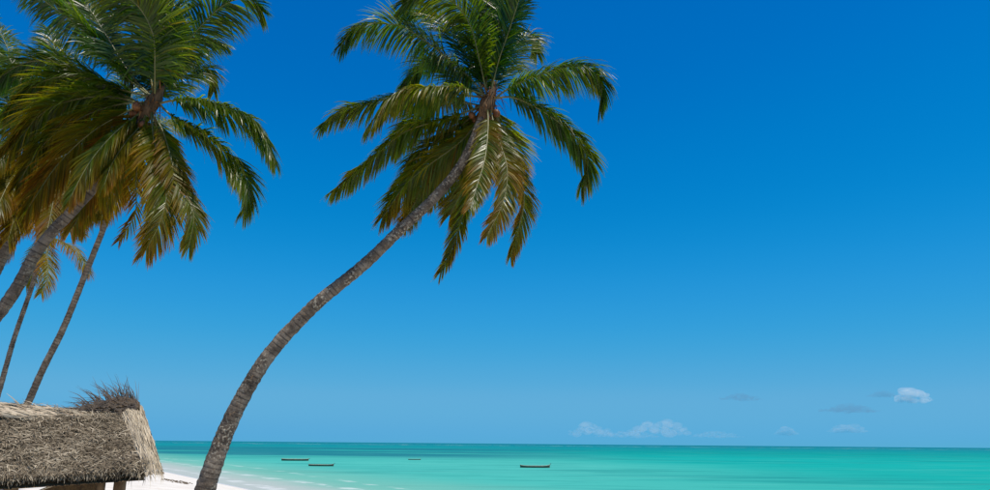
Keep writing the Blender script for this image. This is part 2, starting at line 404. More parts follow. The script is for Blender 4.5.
def frond(parent, base, root, pts, age, seed, Lmax=1.05, droop=0.7, pairs=230, twist=0.0, width=0.042, rach=0.028, bare=0.14, face=0.45):
    q = random.Random(seed)
    n = 60
    p, L = spline(pts, n); T = tangents(p)
    o = root
    rr = [rach * (1 - 0.86 * (i / (n - 1)) ** 0.7) + 0.003 for i in range(n)]
    V, Fc = tube([x - o for x in p], rr, 6)
    fo = mesh_obj('frond', V, Fc, RACHIS, parent, loc=o - base, smooth=True)
    h = Vector((p[-1].x - p[0].x, p[-1].y - p[0].y, 0))
    m = Vector((p[n // 2].x - p[0].x, p[n // 2].y - p[0].y, 0))
    h = h + m
    if h.length < 0.05: h = Vector((0.2, -1, 0))
    r = h.normalized(); B0 = Vector((-r.y, r.x, 0))
    LV = []; LF = []; LC = []
    for side in (-1, 1):
        for k in range(pairs):
            t = bare + (0.995 - bare) * (k + q.uniform(-0.3, 0.3) + 0.5) / pairs
            t = min(0.995, max(bare, t))
            if q.random() < 0.035: continue
            f = t * (n - 1); i = min(n - 2, int(f)); c = p[i].lerp(p[i + 1], f - i); tv = T[i]
            B = (B0 - tv * B0.dot(tv))
            B = B.normalized() if B.length > 1e-3 else Vector((1, 0, 0))
            Bd = tv.cross(Vector((-c.x, -c.y, EYE.z - c.z)).normalized())
            if Bd.length > 0.2:
                Bd.normalize()
                if Bd.dot(B) < 0: Bd = -Bd
                ft = face * min(1, t * 1.6)
                B = (B * (1 - ft) + Bd * ft).normalized()
            Nn = tv.cross(B)
            if Nn.z < 0 and abs(tv.z) < 0.75: Nn = -Nn
            ang = twist * t
            B, Nn = B * math.cos(ang) + Nn * math.sin(ang), Nn * math.cos(ang) - B * math.sin(ang)
            u = (t - bare) / (1 - bare)
            ll = Lmax * (0.55 + 0.45 * min(1, u / 0.22)) * (1 - 0.50 * max(0, (u - 0.5) / 0.5) ** 2.0) * q.uniform(0.86, 1.08)
            al = R(62 - 36 * u + 16 * mnoise.noise(Vector((t * 9, seed * 1.7, side))) + q.uniform(-7, 7))
            d = (B * side * math.sin(al) + tv * math.cos(al) + Nn * q.uniform(0.05, 0.35) * (1 - u * .5)).normalized()
            dr = droop * q.uniform(0.6, 1.4) * (2.4 if q.random() < 0.07 else 1) * (1 + 0.6 * mnoise.noise(Vector((t * 7, seed * 2.3, side + 4))))
            if mnoise.noise(Vector((t * 16, seed * 3.1, side * 2))) > 0.52: continue
            seg = 4; pos = c.copy(); wd = width * q.uniform(0.8, 1.15) * (1 - 0.25 * u)
            tilt = q.uniform(-0.55, 0.55)
            a0 = age - 0.03 + q.uniform(-0.11, 0.11) + 0.10 * u + 0.26 * mnoise.noise(Vector((t * 5, seed * 0.77, side * 1.3))) + (0.25 if q.random() < 0.04 else 0)
            br = q.uniform(0.15, 0.85)
            b0 = len(LV)
            for sg in range(seg + 1):
                uu = sg / seg
                W = tv - d * tv.dot(d)
                W = W.normalized() if W.length > 1e-3 else Nn
                W = (Matrix.Rotation(tilt, 3, d) @ W)
                ww = wd * (0.55, 1.0, 0.9, 0.55, 0.0)[sg] * 0.5
                ac = min(1, max(0, a0 - 0.10 + 0.42 * uu * uu * (0.3 + age)))
                if sg < seg:
                    LV.append(pos - W * ww - o); LV.append(pos + W * ww - o); LC += [(ac, br, uu)] * 2
                else:
                    LV.append(pos - o); LC.append((ac, br, uu))
                d = (d + Vector((0, 0, -1)) * dr * 0.42).normalized()
                pos = pos + d * ll / seg
            for sg in range(seg - 1):
                a = b0 + sg * 2; LF.append((a, a + 1, a + 3, a + 2))
            a = b0 + (seg - 1) * 2; LF.append((a, a + 1, a + 2))
    lo = mesh_obj('leaflets', LV, LF, LEAF, fo, cols=LC)
    lo['kind'] = 'stuff'
    return fo

_coco = None
def coconut(parent, loc, rot, sc):
    global _coco
    if _coco is None:
        bm = bmesh.new(); bmesh.ops.create_icosphere(bm, subdivisions=2, radius=0.125)
        for v in bm.verts:
            z = v.co.z / 0.125
            k = 1 - 0.12 * z * z + 0.03 * math.cos(3 * math.atan2(v.co.y, v.co.x))
            v.co.x *= k; v.co.y *= k; v.co.z *= 1.25
        for f in bm.faces: f.smooth = True
        _coco = bpy.data.meshes.new('coconut'); bm.to_mesh(_coco); bm.free(); _coco.materials.append(COCO)
    o = bpy.data.objects.new('coconut', _coco); C.objects.link(o); o.parent = parent; o.location = loc; o.rotation_euler = rot; o.scale = (sc,) * 3

def palm(label, trunk2d, radii, Y0, crown2d, fronds, frond_len, seed, coconuts=8, base_off=None, **kw):
    q = random.Random(seed)
    tp = [at(a, b, Y0 + (c[0] if c else 0)) for a, b, *c in trunk2d]
    tp[0].z = ground(tp[0].x, tp[0].y) - 0.2
    base = tp[0].copy(); base.z += 0.2
    e = empty('palm_tree', base, label, 'palm tree', 'coconut palms on the beach')
    cr = at(*crown2d, Y0 + (trunk2d[-1][2] if len(trunk2d[-1]) > 2 else 0))
    tp.append(cr)
    make_trunk(e, base, tp, radii, seed)
    axis = (tp[-1] - tp[-2]).normalized()
    # fibrous leaf sheaths round the growing point
    rt_ = radii[-1]
    hp = [cr - axis * 0.35, cr - axis * 0.1, cr + axis * 0.15, cr + axis * 0.45, cr + axis * 0.75]
    V, Fc = tube([x - base for x in spline(hp, 12)[0]], [rt_ * k for k in (1.0, 1.25, 1.5, 1.7, 1.75, 1.65, 1.5, 1.3, 1.05, .8, .5, .2)], 14, 0.35, seed + 3)
    mesh_obj('leaf_sheath', V, Fc, FIBRE, e, smooth=True)
    LV, LF = [], []
    s1 = axis.orthogonal().normalized(); t1 = axis.cross(s1)
    for _ in range(70):
        a = q.uniform(0, 6.283); rd = s1 * math.cos(a) + t1 * math.sin(a)
        p0 = cr + axis * q.uniform(-0.3, 0.6) + rd * rt_ * 1.2
        p2 = p0 + rd * q.uniform(0.05, 0.5) + Vector((0, 0, q.uniform(-0.75, 0.1))); p1 = (p0 + p2) / 2 + Vector((0, 0, 0.12)) + rd * 0.05
        b0 = len(LV); pl, _ = spline([p0, p1, p2], 5); w_ = q.uniform(0.008, 0.03)
        for i, x in enumerate(pl):
            W = rd.cross(axis).normalized() * w_ * (1 - i / 5.5); LV += [x - W - base, x + W - base]
        for i in range(4): LF.append((b0 + 2 * i, b0 + 2 * i + 1, b0 + 2 * i + 3, b0 + 2 * i + 2))
    fb = mesh_obj('crown_fibres', LV, LF, FIBRE2, e); fb['kind'] = 'stuff'
    pxm = Y0 / 745.0
    for i, fr in enumerate(fronds):
        pts2, sg, age = fr[0], fr[1], fr[2]
        opt = dict(kw); opt.update(fr[3] if len(fr) > 3 else {})
        fl = opt.pop('len', frond_len)
        P2 = [Vector(crown2d)] + [Vector(x) for x in pts2]
        d2 = [0]
        for a, b in zip(P2, P2[1:]): d2.append(d2[-1] + (b - a).length)
        L2 = d2[-1] * pxm
        D = math.sqrt(max(fl * fl - L2 * L2, (0.12 * fl) ** 2)) * 0.92
        pts = []
        for v2, dd in zip(P2, d2):
            u = dd / d2[-1]
            pts.append(at(v2.x, v2.y, cr.y + sg * D * u ** 0.85))
        pts[0] = cr + axis * q.uniform(0.0, 0.35) + (pts[1] - pts[0]).normalized() * 0.05
        frond(e, base, pts[0], pts, age, seed * 100 + i, **opt)
    for i in range(coconuts):
        a = q.uniform(0, 6.283); rr = rt_ * 1.3 + q.uniform(0.08, 0.22)
        s_ = axis.orthogonal().normalized(); t_ = axis.cross(s_)
        pos = cr + axis * q.uniform(-0.38, 0.05) + (s_ * math.cos(a) + t_ * math.sin(a)) * rr + Vector((0, 0, -0.06))
        coconut(e, pos - base, (q.uniform(-.6, .6), q.uniform(-.6, .6), q.uniform(0, 3)), q.uniform(0.6, 0.85))
        pk, _ = spline([cr + axis * 0.15, cr.lerp(pos, 0.6) + Vector((0, 0, 0.12)), pos + Vector((0, 0, 0.08))], 6)
        V, Fc = tube([x - base for x in pk], [0.018, 0.016, 0.014, 0.012, 0.011, 0.01], 5)
        mesh_obj('fruit_stalk', V, Fc, RACHIS, e, smooth=True)
    return e

# the big leaning palm
palm('tall leaning coconut palm alone in the middle, its curved trunk sweeping right',
     [(192, 535), (205, 490), (231, 420), (258, 371), (277, 345), (299, 321), (319, 301.5), (341, 283.5), (367, 262), (401, 229), (435, 197), (464, 160)],
     [0.34, 0.240, 0.205, 0.184, 0.172, 0.160, 0.150, 0.141, 0.133, 0.126, 0.118], 18, (486, 108),
     [
      ([(467, 75), (413, 32), (385, 24), (357, 28), (340, 46)], 0.4, 0.10, dict(droop=0.9, Lmax=1.1)),
      ([(480, 62), (470, 25), (453, 2), (428, -9), (402, 4)], -1, 0.20, dict(droop=0.45, Lmax=1.23)),
      ([(498, 63), (510, 28), (519, 0), (531, -36)], -0.4, 0.12, dict(droop=0.25)),
      ([(486, 60), (480, 10), (477, -40)], 0.5, 0.05, dict(droop=0.3)),
      ([(494, 60), (500, 5), (498, -50)], 0.8, 0.05, dict(droop=0.3)),
      ([(504, 66), (520, 40), (532, 36), (537, 54)], 1, 0.22, dict(droop=0.5)),
      ([(513, 86), (548, 72), (580, 66), (601, 80), (600, 106)], -0.4, 0.14, dict(droop=0.85, Lmax=1.12, face=0.30)),
      ([(516, 98), (552, 117), (577, 140), (588, 162), (581, 187)], -0.5, 0.18, dict(droop=0.70, Lmax=1.12, face=0.45)),
      ([(503, 130), (518, 169), (524, 204), (510, 257)], -0.6, 0.44, dict(droop=0.45, Lmax=0.74)),
      ([(496, 132), (507, 168), (503, 202), (487, 236)], -0.9, 0.48, dict(droop=0.45, Lmax=0.80)),
      ([(480, 140), (468, 196), (454, 244), (440, 273)], -0.5, 0.42, dict(droop=0.4, Lmax=0.78)),
      ([(462, 140), (410, 180), (382, 218)], 0.7, 0.38, dict(droop=0.55)),
      ([(468, 140), (430, 178), (404, 222)], 0.9, 0.44, dict(droop=0.5)),
      ([(455, 116), (405, 132), (366, 164), (331, 193)], 0.4, 0.32, dict(droop=0.9, Lmax=0.85)),
      ([(462, 88), (430, 87), (396, 94), (368, 126)], -1, 0.30, dict(droop=1.2, Lmax=1.1, face=0.1)),
      ([(450, 95), (400, 97), (368, 104), (340, 112), (321, 126)], 0.5, 0.24, dict(droop=1.0, Lmax=0.9)),
      ([(478, 150), (462, 190), (450, 215)], 0.8, 0.45, dict(droop=0.3)),
      ([(460, 80), (440, 62), (420, 66), (404, 92)], 1, 0.12, dict(droop=0.5)),
      ([(440, 100), (415, 120), (395, 150)], 1, 0.35, dict(droop=0.5)),
      ([(470, 62), (450, 30), (430, 12), (404, 14)], 0.8, 0.12, dict(droop=0.5)),
      ([(458, 128), (425, 150), (398, 184)], 0.8, 0.34, dict(droop=0.8)),
      ([(500, 126), (512, 150), (510, 186)], 0.9, 0.40, dict(droop=0.5)),
      ([(472, 136), (446, 172), (428, 200)], 0.9, 0.40, dict(droop=0.5)),
      ([(488, 128), (485, 158), (477, 186), (470, 208)], -0.9, 0.46, dict(droop=0.45, Lmax=0.72)),
     ], 3.75, 11, coconuts=9)

# left palm in front, thick trunk leaving the frame at the left edge
palm('large coconut palm with thick leaning trunk that leaves the picture at its left edge',
     [(-150, 570), (-90, 450), (-30, 352), (13, 294), (34, 256), (53, 231), (77, 206), (98, 182), (124, 146)],
     [0.32, 0.23, 0.19, 0.158, 0.145, 0.133, 0.124, 0.118, 0.112, 0.11], 16, (148, 110),
     [
      ([(182, 100), (222, 106), (255, 124), (275, 161)], -0.3, 0.12, dict(droop=0.80, Lmax=0.98, face=0.30)),
      ([(172, 116), (208, 138), (240, 168), (249, 194), (243, 212)], -0.5, 0.24, dict(droop=0.70, Lmax=0.95, face=0.45)),
      ([(163, 132), (176, 175), (193, 212), (189, 247)], -0.6, 0.44, dict(droop=0.45, Lmax=0.81)),
      ([(154, 140), (166, 190), (160, 222), (146, 250)], -0.9, 0.50, dict(droop=0.45, Lmax=0.98)),
      ([(140, 142), (136, 180), (135, 214), (119, 241)], 0.2, 0.62, dict(droop=0.3, Lmax=0.52, pairs=60)),
      ([(162, 72), (190, 38), (222, 6), (248, -1), (263, 12)], -0.3, 0.10, dict(droop=0.65, Lmax=1.10)),
      ([(155, 70), (153, 34), (136, 4), (108, -10)], -1, 0.24, dict(droop=0.5, Lmax=1.23)),
      ([(158, 66), (170, 20), (182, -40)], 0.4, 0.06, dict(droop=0.3)),
      ([(150, 66), (152, 10), (140, -50)], 0.7, 0.06, dict(droop=0.3)),
      ([(128, 78), (94, 40), (60, 12), (20, -16)], -0.5, 0.10, dict(droop=0.6, Lmax=1.10)),
      ([(118, 92), (70, 66), (28, 62), (-10, 84)], 0.5, 0.14, dict(droop=0.6, Lmax=1.04)),
      ([(120, 98), (82, 98), (44, 112), (10, 150)], -1, 0.38, dict(droop=0.75, Lmax=1.23)),
      ([(126, 112), (92, 132), (58, 164), (28, 208)], -0.8, 0.52, dict(droop=0.55, Lmax=1.10)),
      ([(134, 124), (110, 160), (90, 194), (74, 226)], 0.8, 0.52, dict(droop=0.4, Lmax=1.04)),
      ([(140, 130), (122, 170), (106, 205)], 1, 0.52, dict(droop=0.4)),
      ([(170, 86), (196, 68), (211, 72), (214, 92)], 1, 0.28, dict(droop=0.6, Lmax=0.78)),
      ([(136, 80), (110, 40), (96, 12), (70, -8)], 1, 0.12, dict(droop=0.5)),
      ([(138, 122), (112, 150), (88, 186), (78, 212)], 0.35, 0.55, dict(droop=0.6, Lmax=0.9)),
      ([(136, 116), (114, 134), (90, 162), (70, 198)], -0.55, 0.42, dict(droop=0.9, Lmax=0.9)),
      ([(142, 124), (126, 142), (112, 164), (104, 186)], -0.45, 0.46, dict(droop=0.6, Lmax=0.7, len=2.6)),
      ([(120, 104), (84, 116), (46, 142), (16, 186)], -0.7, 0.44, dict(droop=0.7, Lmax=0.9)),
      ([(116, 88), (76, 76), (38, 84), (4, 116)], -0.8, 0.22, dict(droop=0.7, Lmax=0.9)),
      ([(130, 74), (104, 32), (84, 4), (50, -14)], 0.3, 0.10, dict(droop=0.6, Lmax=0.9)),
      ([(160, 76), (184, 50), (204, 40), (226, 46)], 0.9, 0.16, dict(droop=0.6, Lmax=0.7)),
      ([(158, 130), (170, 160), (172, 200)], 0.8, 0.40, dict(droop=0.5, Lmax=0.7)),
     ], 3.35, 23, coconuts=6)

# dark palm between, crown against the left edge
palm('shaded coconut palm leaning at the left edge, its crown tangled behind the thick trunk',
     [(-120, 500), (-80, 410), (-38, 332), (0, 260), (20, 214)],
     [0.30, 0.24, 0.21, 0.19, 0.18, 0.17, 0.16], 21, (48, 150),
     [
      ([(30, 132), (0, 120), (-34, 132)], -0.6, 0.3, {}),
      ([(40, 165), (22, 195), (8, 240)], -0.7, 0.55, dict(droop=0.4)),
      ([(30, 160), (0, 180), (-24, 226)], -0.3, 0.5, dict(droop=0.4)),
      ([(40, 120), (20, 80), (0, 32), (-20, 8)], -0.3, 0.15, {}),
      ([(28, 125), (-5, 90), (-50, 76)], 0.4, 0.2, {}),
      ([(60, 165), (72, 195), (70, 232)], -0.5, 0.55, dict(droop=0.4)),
      ([(66, 150), (90, 170), (102, 214)], 0.6, 0.5, dict(droop=0.45)),
      ([(52, 110), (58, 70), (50, 30)], 0.8, 0.12, {}),
      ([(50, 172), (40, 200), (34, 224)], 0.9, 0.55, {}),
      ([(34, 140), (4, 146), (-20, 176)], -0.9, 0.35, dict(droop=0.7)),
      ([(42, 160), (14, 176), (-6, 214)], -0.8, 0.45, dict(droop=0.6)),
      ([(36, 122), (10, 60), (-12, 52)], -0.5, 0.18, dict(droop=0.6)),
      ([(56, 162), (54, 196), (46, 236)], -0.8, 0.5, dict(droop=0.5)),
     ], 3.5, 37, coconuts=6)

# slender palm whose dark trunk rises behind the hut
palm('slender coconut palm whose thin dark trunk rises straight behind the hut ridge',
     [(-14, 500), (10, 448), (29, 401), (43, 369), (63, 329), (83, 280), (103, 230), (119, 190)],
     [0.17, 0.135, 0.122, 0.115, 0.11, 0.105, 0.10, 0.097, 0.095], 26, (131, 150),
     [
      ([(122, 168), (100, 190), (84, 226)], -0.5, 0.58, dict(droop=0.4)),
      ([(126, 172), (112, 200), (100, 220)], 0.7, 0.58, dict(droop=0.4)),
      ([(112, 150), (76, 160), (48, 192)], -0.3, 0.45, {}),
      ([(110, 138), (76, 132), (44, 156)], 0.4, 0.3, {}),
      ([(118, 130), (96, 104), (70, 98)], 0.8, 0.25, {}),
      ([(132, 120), (130, 84), (118, 60)], 0.8, 0.2, {}),
      ([(146, 136), (166, 120), (184, 128)], 0.9, 0.3, {}),
      ([(140, 168), (150, 190), (152, 214)], 0.8, 0.5, {}),
      ([(118, 160), (88, 180), (66, 212)], 0.8, 0.5, {}),
     ], 3.5, 41, coconuts=5, pairs=100)

# small distant palm with yellowing leaves
palm('small distant coconut palm with yellow leaves seen under the thick leaning trunk',
     [(-36, 482), (-14, 432), (0, 388), (13, 342), (26, 304), (34, 279)],
     [0.18, 0.14, 0.125, 0.118, 0.112, 0.108, 0.10], 36, (43, 236),
     [
      ([(30, 228), (18, 234), (7, 256)], -0.4, 0.62, dict(droop=0.6)),
      ([(58, 240), (76, 250), (90, 274)], -0.2, 0.55, dict(droop=0.7)),
      ([(47, 256), (48, 276), (41, 294)], -0.7, 0.55, dict(droop=0.4)),
      ([(38, 254), (34, 270), (26, 286)], 0.7, 0.5, dict(droop=0.4)),
      ([(38, 212), (28, 196), (14, 192)], 0.3, 0.35, {}),
      ([(48, 212), (60, 196), (74, 204)], 0.3, 0.35, {}),
      ([(44, 208), (42, 184), (38, 172)], -0.6, 0.3, {}),
      ([(56, 226), (70, 222), (84, 234)], 0.6, 0.4, {}),
     ], 3.3, 53, coconuts=4, pairs=90)

# ------------------------------------------------------------------ thatched hut
def thatch_material():
    m, t, b, o = new_mat('dry_thatch')
    a = N(t, 'ShaderNodeAttribute', attribute_name='tint')
    sp = N(t, 'ShaderNodeSeparateColor'); t.links.new(a.outputs['Color'], sp.inputs[0])
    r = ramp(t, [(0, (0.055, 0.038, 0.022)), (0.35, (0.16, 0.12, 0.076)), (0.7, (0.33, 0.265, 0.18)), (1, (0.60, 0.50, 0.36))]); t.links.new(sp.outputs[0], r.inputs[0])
    g = N(t, 'ShaderNodeNewGeometry')
    col = mix(t, mapr(t, noise_n(t, g.outputs['Position'], 2.2, 4), 0.35, 0.7, 0, 0.45), r.outputs[0], (0.14, 0.11, 0.072))
    t.links.new(col, b.inputs['Base Color']); b.inputs['Roughness'].default_value = 0.75; b.inputs['Specular IOR Level'].default_value = 0.3
    return m
THATCH = thatch_material()
PALE = simple_mat('pale_palm_sheet', (0.32, 0.24, 0.16), (0.52, 0.43, 0.32), 10, 0.7, 0.5, (0.3, 1, 1))
BROWNLEAF = simple_mat('brown_palm_sheet', (0.035, 0.021, 0.010), (0.085, 0.052, 0.024), 9, 0.7, 0.5)
DARKLEAF = simple_mat('dark_dry_leaflet', (0.06, 0.045, 0.035), (0.17, 0.12, 0.08), 9, 0.6, 0.0)

def hut():
    er = at(146, 473, 10.9); rr_ = at(130, 413, 12.3)              # right ends of front eave and ridge
    ax = Vector((0.8, 0.6, 0))
    el0 = at(0, 482, 9.85); rl0 = at(0, 405, 11.0)
    el = er + (el0 - er) * 2.2; rl = rr_ + (rl0 - rr_) * 2.2       # beyond the frame
    run = Vector(((rr_ - er).x, (rr_ - er).y, 0))
    bl = rl + run + Vector((0, 0, el.z - rl.z)); br = rr_ + run + Vector((0, 0, er.z - rr_.z))
    c = (er + el + bl + br) / 4; base = Vector((c.x, c.y, ground(c.x, c.y)))
    e = empty('thatched_hut', base, 'low beach hut with grey palm thatch roof in the lower left corner', 'hut')
    nrm = (er - rr_).cross(rl - rr_).normalized()
    if nrm.z < 0: nrm = -nrm
    # roof board under the thatch (rafters and matting), a solid folded slab
    V = []; Fc = []; g = 12
    for lay in (-0.03, -0.10):
        for (ea, eb) in ((er, el), (br, bl)):
            for i in range(g + 1):
                u = i / g
                for j in range(g + 1): V.append(rr_.lerp(rl, u).lerp(ea.lerp(eb, u), j / g) + Vector((0, 0, lay)) - base)
    m_ = (g + 1) ** 2
    for k in range(4):
        for i in range(g):
            for j in range(g):
                a = k * m_ + i * (g + 1) + j; Fc.append((a, a + 1, a + g + 2, a + g + 1))
    mesh_obj('roof', V, Fc, MAT_W, e)
    q = random.Random(77)
    def strands(cnt, pf, lmin, lmax, wmin, wmax, lift, spread, tone):
        LV, LF, LC = [], [], []
        for _ in range(cnt):
            p0, dn, nn, si = pf()
            ang = q.gauss(0, spread)
            d = (dn * math.cos(ang) + si * math.sin(ang) + nn * q.uniform(*lift)).normalized()
            ln = q.uniform(lmin, lmax); wd = q.uniform(wmin, wmax) * 0.5
            W = d.cross(nn).normalized(); W = Matrix.Rotation(q.uniform(-0.9, 0.9), 3, d) @ W
            tn = min(1, max(0, q.gauss(*tone) + 0.30 * mnoise.noise(p0 * 2.3) + 0.22 * mnoise.noise(p0 * 8))); b0 = len(LV); pos = p0.copy()
            for sg in range(4):
                ww = wd * (0.8, 1, 0.8, 0.15)[sg]
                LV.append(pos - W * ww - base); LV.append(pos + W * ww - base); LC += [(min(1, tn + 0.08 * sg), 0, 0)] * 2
                pos = pos + d * ln / 3
                d = (d - nn * q.uniform(0.0, 0.30) + Vector((0, 0, -0.06)) + si * q.uniform(-.12, .12)).normalized()
            for sg in range(3):
                a = b0 + 2 * sg; LF.append((a, a + 1, a + 3, a + 2))
        return LV, LF, LC
    # front slope: overlapping courses of makuti, each a part
    rows = 9
    for rI in range(rows):
        v0 = rI / rows
        def pf():
            u = 0.035 + 0.5 * q.random() if q.random() < .8 else q.random(); v = v0 + q.uniform(-0.03, 0.11)
            a = er.lerp(el, u); b = rr_.lerp(rl, u)
            p = b.lerp(a, min(0.95, max(0.05, v)))
            sag = 0.03 * mnoise.noise(Vector((u * 9, v0 * 5, 2)))
            return p + nrm * (0.02 + 0.05 * q.random() + sag), (a - b).normalized(), nrm, ax
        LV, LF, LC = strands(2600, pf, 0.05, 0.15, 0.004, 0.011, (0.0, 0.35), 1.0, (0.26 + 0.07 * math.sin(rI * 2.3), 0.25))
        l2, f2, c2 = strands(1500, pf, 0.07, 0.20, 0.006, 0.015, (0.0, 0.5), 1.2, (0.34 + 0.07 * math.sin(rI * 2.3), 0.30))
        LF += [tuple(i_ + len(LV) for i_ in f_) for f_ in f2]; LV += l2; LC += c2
        # the leaf base that each course is sewn to: a thin lapped sheet
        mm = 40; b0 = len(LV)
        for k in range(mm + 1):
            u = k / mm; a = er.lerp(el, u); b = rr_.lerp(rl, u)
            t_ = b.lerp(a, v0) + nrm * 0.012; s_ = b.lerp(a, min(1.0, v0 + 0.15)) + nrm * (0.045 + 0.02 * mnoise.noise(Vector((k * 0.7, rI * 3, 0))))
            LV += [t_ - base, s_ - base]; LC += [(0.04, 0, 0), (0.10, 0, 0)]  # near-black tone paints the shade in gaps between strands
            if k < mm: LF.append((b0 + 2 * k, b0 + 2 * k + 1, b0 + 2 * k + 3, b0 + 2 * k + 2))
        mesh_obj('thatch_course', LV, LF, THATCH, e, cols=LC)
    # rear slope
    nb = (br - rr_).cross(bl - rr_).normalized(); nb = nb if nb.z > 0 else -nb
    for rI in range(5):
        def pb():
            u = q.random(); a = br.lerp(bl, u); b = rr_.lerp(rl, u)
            return b.lerp(a, min(0.97, rI / 5 + q.uniform(0, .2))) + nb * (0.02 + 0.04 * q.random()), (a - b).normalized(), nb, ax
        LV, LF, LC = strands(700, pb, 0.25, 0.5, 0.015, 0.035, (0.0, 0.3), 0.6, (0.45, 0.22))
        mesh_obj('thatch_course', LV, LF, THATCH, e, cols=LC)
    # eave fringe
    def pe():
        u = q.random(); a = er.lerp(el, u)
        return a + (rr_ - er).normalized() * q.uniform(0.0, 0.12) + nrm * q.uniform(-0.02, 0.05), ((er - rr_).normalized() * 0.5 + Vector((0, 0, -0.7))).normalized(), nrm, ax
    LV, LF, LC = strands(1700, pe, 0.03, 0.10, 0.005, 0.014, (-0.1, 0.2), 0.5, (0.42, 0.22))
    o = mesh_obj('eave_fringe', LV, LF, THATCH, e, cols=LC); o['kind'] = 'stuff'
    # verge: pale mat folded over the right-hand end, leaflets running down the slope
    VT = [at(119, 416, 12.0), at(139, 411, 12.5)]; VB = [at(146, 479, 10.75), at(160, 479, 11.25)]
    vn = (VB[0] - VT[0]).cross(VT[1] - VT[0]).normalized()
    if vn.dot(EYE - VT[0]) < 0: vn = -vn
    LV, LF, LC = [], [], []
    nu, nv = 22, 14
    for j in range(nv + 1):
        for i in range(nu + 1):
            u = i / nu; v = j / nv
            p = VT[0].lerp(VT[1], u).lerp(VB[0].lerp(VB[1], u), v) + vn * (0.02 + 0.11 * min(1, u * 5) + 0.022 * abs(math.sin(u * 9.5)) + 0.012 * mnoise.noise(Vector((u * 9, v * 4, 1))) - 0.10 * max(0, u - 0.75) * 1.5)
            LV.append(p - base); LC.append((0.74 + 0.25 * mnoise.noise(Vector((u * 14, v * 1.2, 4))), 0, 0))
    for j in range(nv):
        for i in range(nu):
            a = j * (nu + 1) + i; LF.append((a, a + 1, a + nu + 2, a + nu + 1))
    vm = mesh_obj('verge_mat', LV, LF, THATCH, e, smooth=True, cols=LC)
    vd = (VB[0] - VT[0]).normalized()
    def pv():
        u = q.random() ; v = q.random() * 0.93
        return VT[0].lerp(VT[1], u).lerp(VB[0].lerp(VB[1], u), v) + vn * (q.uniform(0.03, 0.055) + 0.11 * min(1, u * 5)) - vn * 0.10 * max(0, u - 0.75) * 1.5, (VB[0].lerp(VB[1], u) - VT[0].lerp(VT[1], u)).normalized(), vn, ax
    LV, LF, LC = strands(900, pv, 0.14, 0.4, 0.005, 0.012, (0.0, 0.02), 0.025, (0.80, 0.15))
    o = mesh_obj('leaflets', LV, LF, THATCH, vm, cols=LC); o['kind'] = 'stuff'
    # straggling ends at the outer edge and foot of the verge
    def pw():
        if q.random() < 0.55:
            v = q.random(); return VT[1].lerp(VB[1], v) + vn * 0.10, (vd + ax * 0.25).normalized(), vn, ax
        u = q.random(); return VB[0].lerp(VB[1], u) + Vector((0, 0, 0.03)) + vn * 0.09, vd, vn, ax
    LV, LF, LC = strands(150, pw, 0.03, 0.09, 0.006, 0.014, (-.2, .1), 0.35, (0.3, 0.18))
    o = mesh_obj('leaflets', LV, LF, THATCH, vm, cols=LC); o['kind'] = 'stuff'
    # dark loose tuft at the right eave corner
    def pt():
        k = er + Vector((q.uniform(-.28, .06), q.uniform(-.1, .1), q.uniform(-0.02, .22)))
        return k, Vector((0.15, -0.1, -1)).normalized(), nrm, ax
    LV, LF, LC = strands(90, pt, 0.08, 0.22, 0.006, 0.014, (-.1, .4), 0.6, (0.36, 0.3))
    o = mesh_obj('eave_tuft', LV, LF, THATCH, e, cols=LC); o['kind'] = 'stuff'
    # pale sheet lapped along the left of the ridge
    LV, LF = [], []
    n = 46
    for i in range(n + 1):
        f = i / n; px = 92 - f * 190
        yt = 403 + 9 * max(0, px) / 92 - (0 if px > 0 else px * -0.055); yb = yt + 13 - 7 * max(0, (px - 40) / 52)
        Y = 11.0 + (12.3 - 11.0) * px / 130 - 0.24
        wv = 0.9 * mnoise.noise(Vector((i * 0.45, 0, 0)))
        pts = [at(px, yt - 1.0 + wv * 0.5, Y + 0.25), at(px, yt + wv, Y + 0.02), at(px, (yt + yb) / 2 + wv, Y - 0.07), at(px, yb + 1.5 * wv, Y - 0.13), at(px, yb + 1.5 * wv + 1.2, Y - 0.10)]
        LV += [p - base for p in pts]
        if i < n:
            for k in range(4): LF.append((i * 5 + k, i * 5 + k + 1, (i + 1) * 5 + k + 1, (i + 1) * 5 + k))
    rm = mesh_obj('ridge_mat', LV, LF, PALE, e, smooth=True)
    def pr():
        px = q.uniform(-60, 94); yt = 403 + 9 * max(0, px) / 92 - (0 if px > 0 else px * -0.055); Y = 11.0 + 1.3 * px / 130 - 0.24
        f = q.random(); hh = 13 - 7 * max(0, (px - 40) / 52)
        return at(px, yt + hh * f, Y + 0.0 - 0.15 * f), -ax, nrm, Vector((0, 0, 1))
    LV, LF, LC = strands(330, pr, 0.08, 0.3, 0.006, 0.016, (0, 0.16), 0.3, (0.72, 0.2))
    o = mesh_obj('leaflets', LV, LF, THATCH, rm, cols=LC); o['kind'] = 'stuff'
    # curled dry frond over the right end of the ridge with its spikes in the air
    LV, LF = [], []
    n = 26
    def edge(f):      # f 0 at the left, 1 at the right end
        px = 82 + 58 * f
        top = 409 - 11.5 * math.sin(min(1, f * 1.25) * math.pi / 2) + 5.0 * (max(0, f - .8) / .2) ** 2
        bot = 415.5 + 0.5 * math.sin(f * 9) - 1.5 * (1 - f)
        Y = 11.0 + (12.3 - 11.0) * px / 130 - 0.16
        return px, top, bot, Y
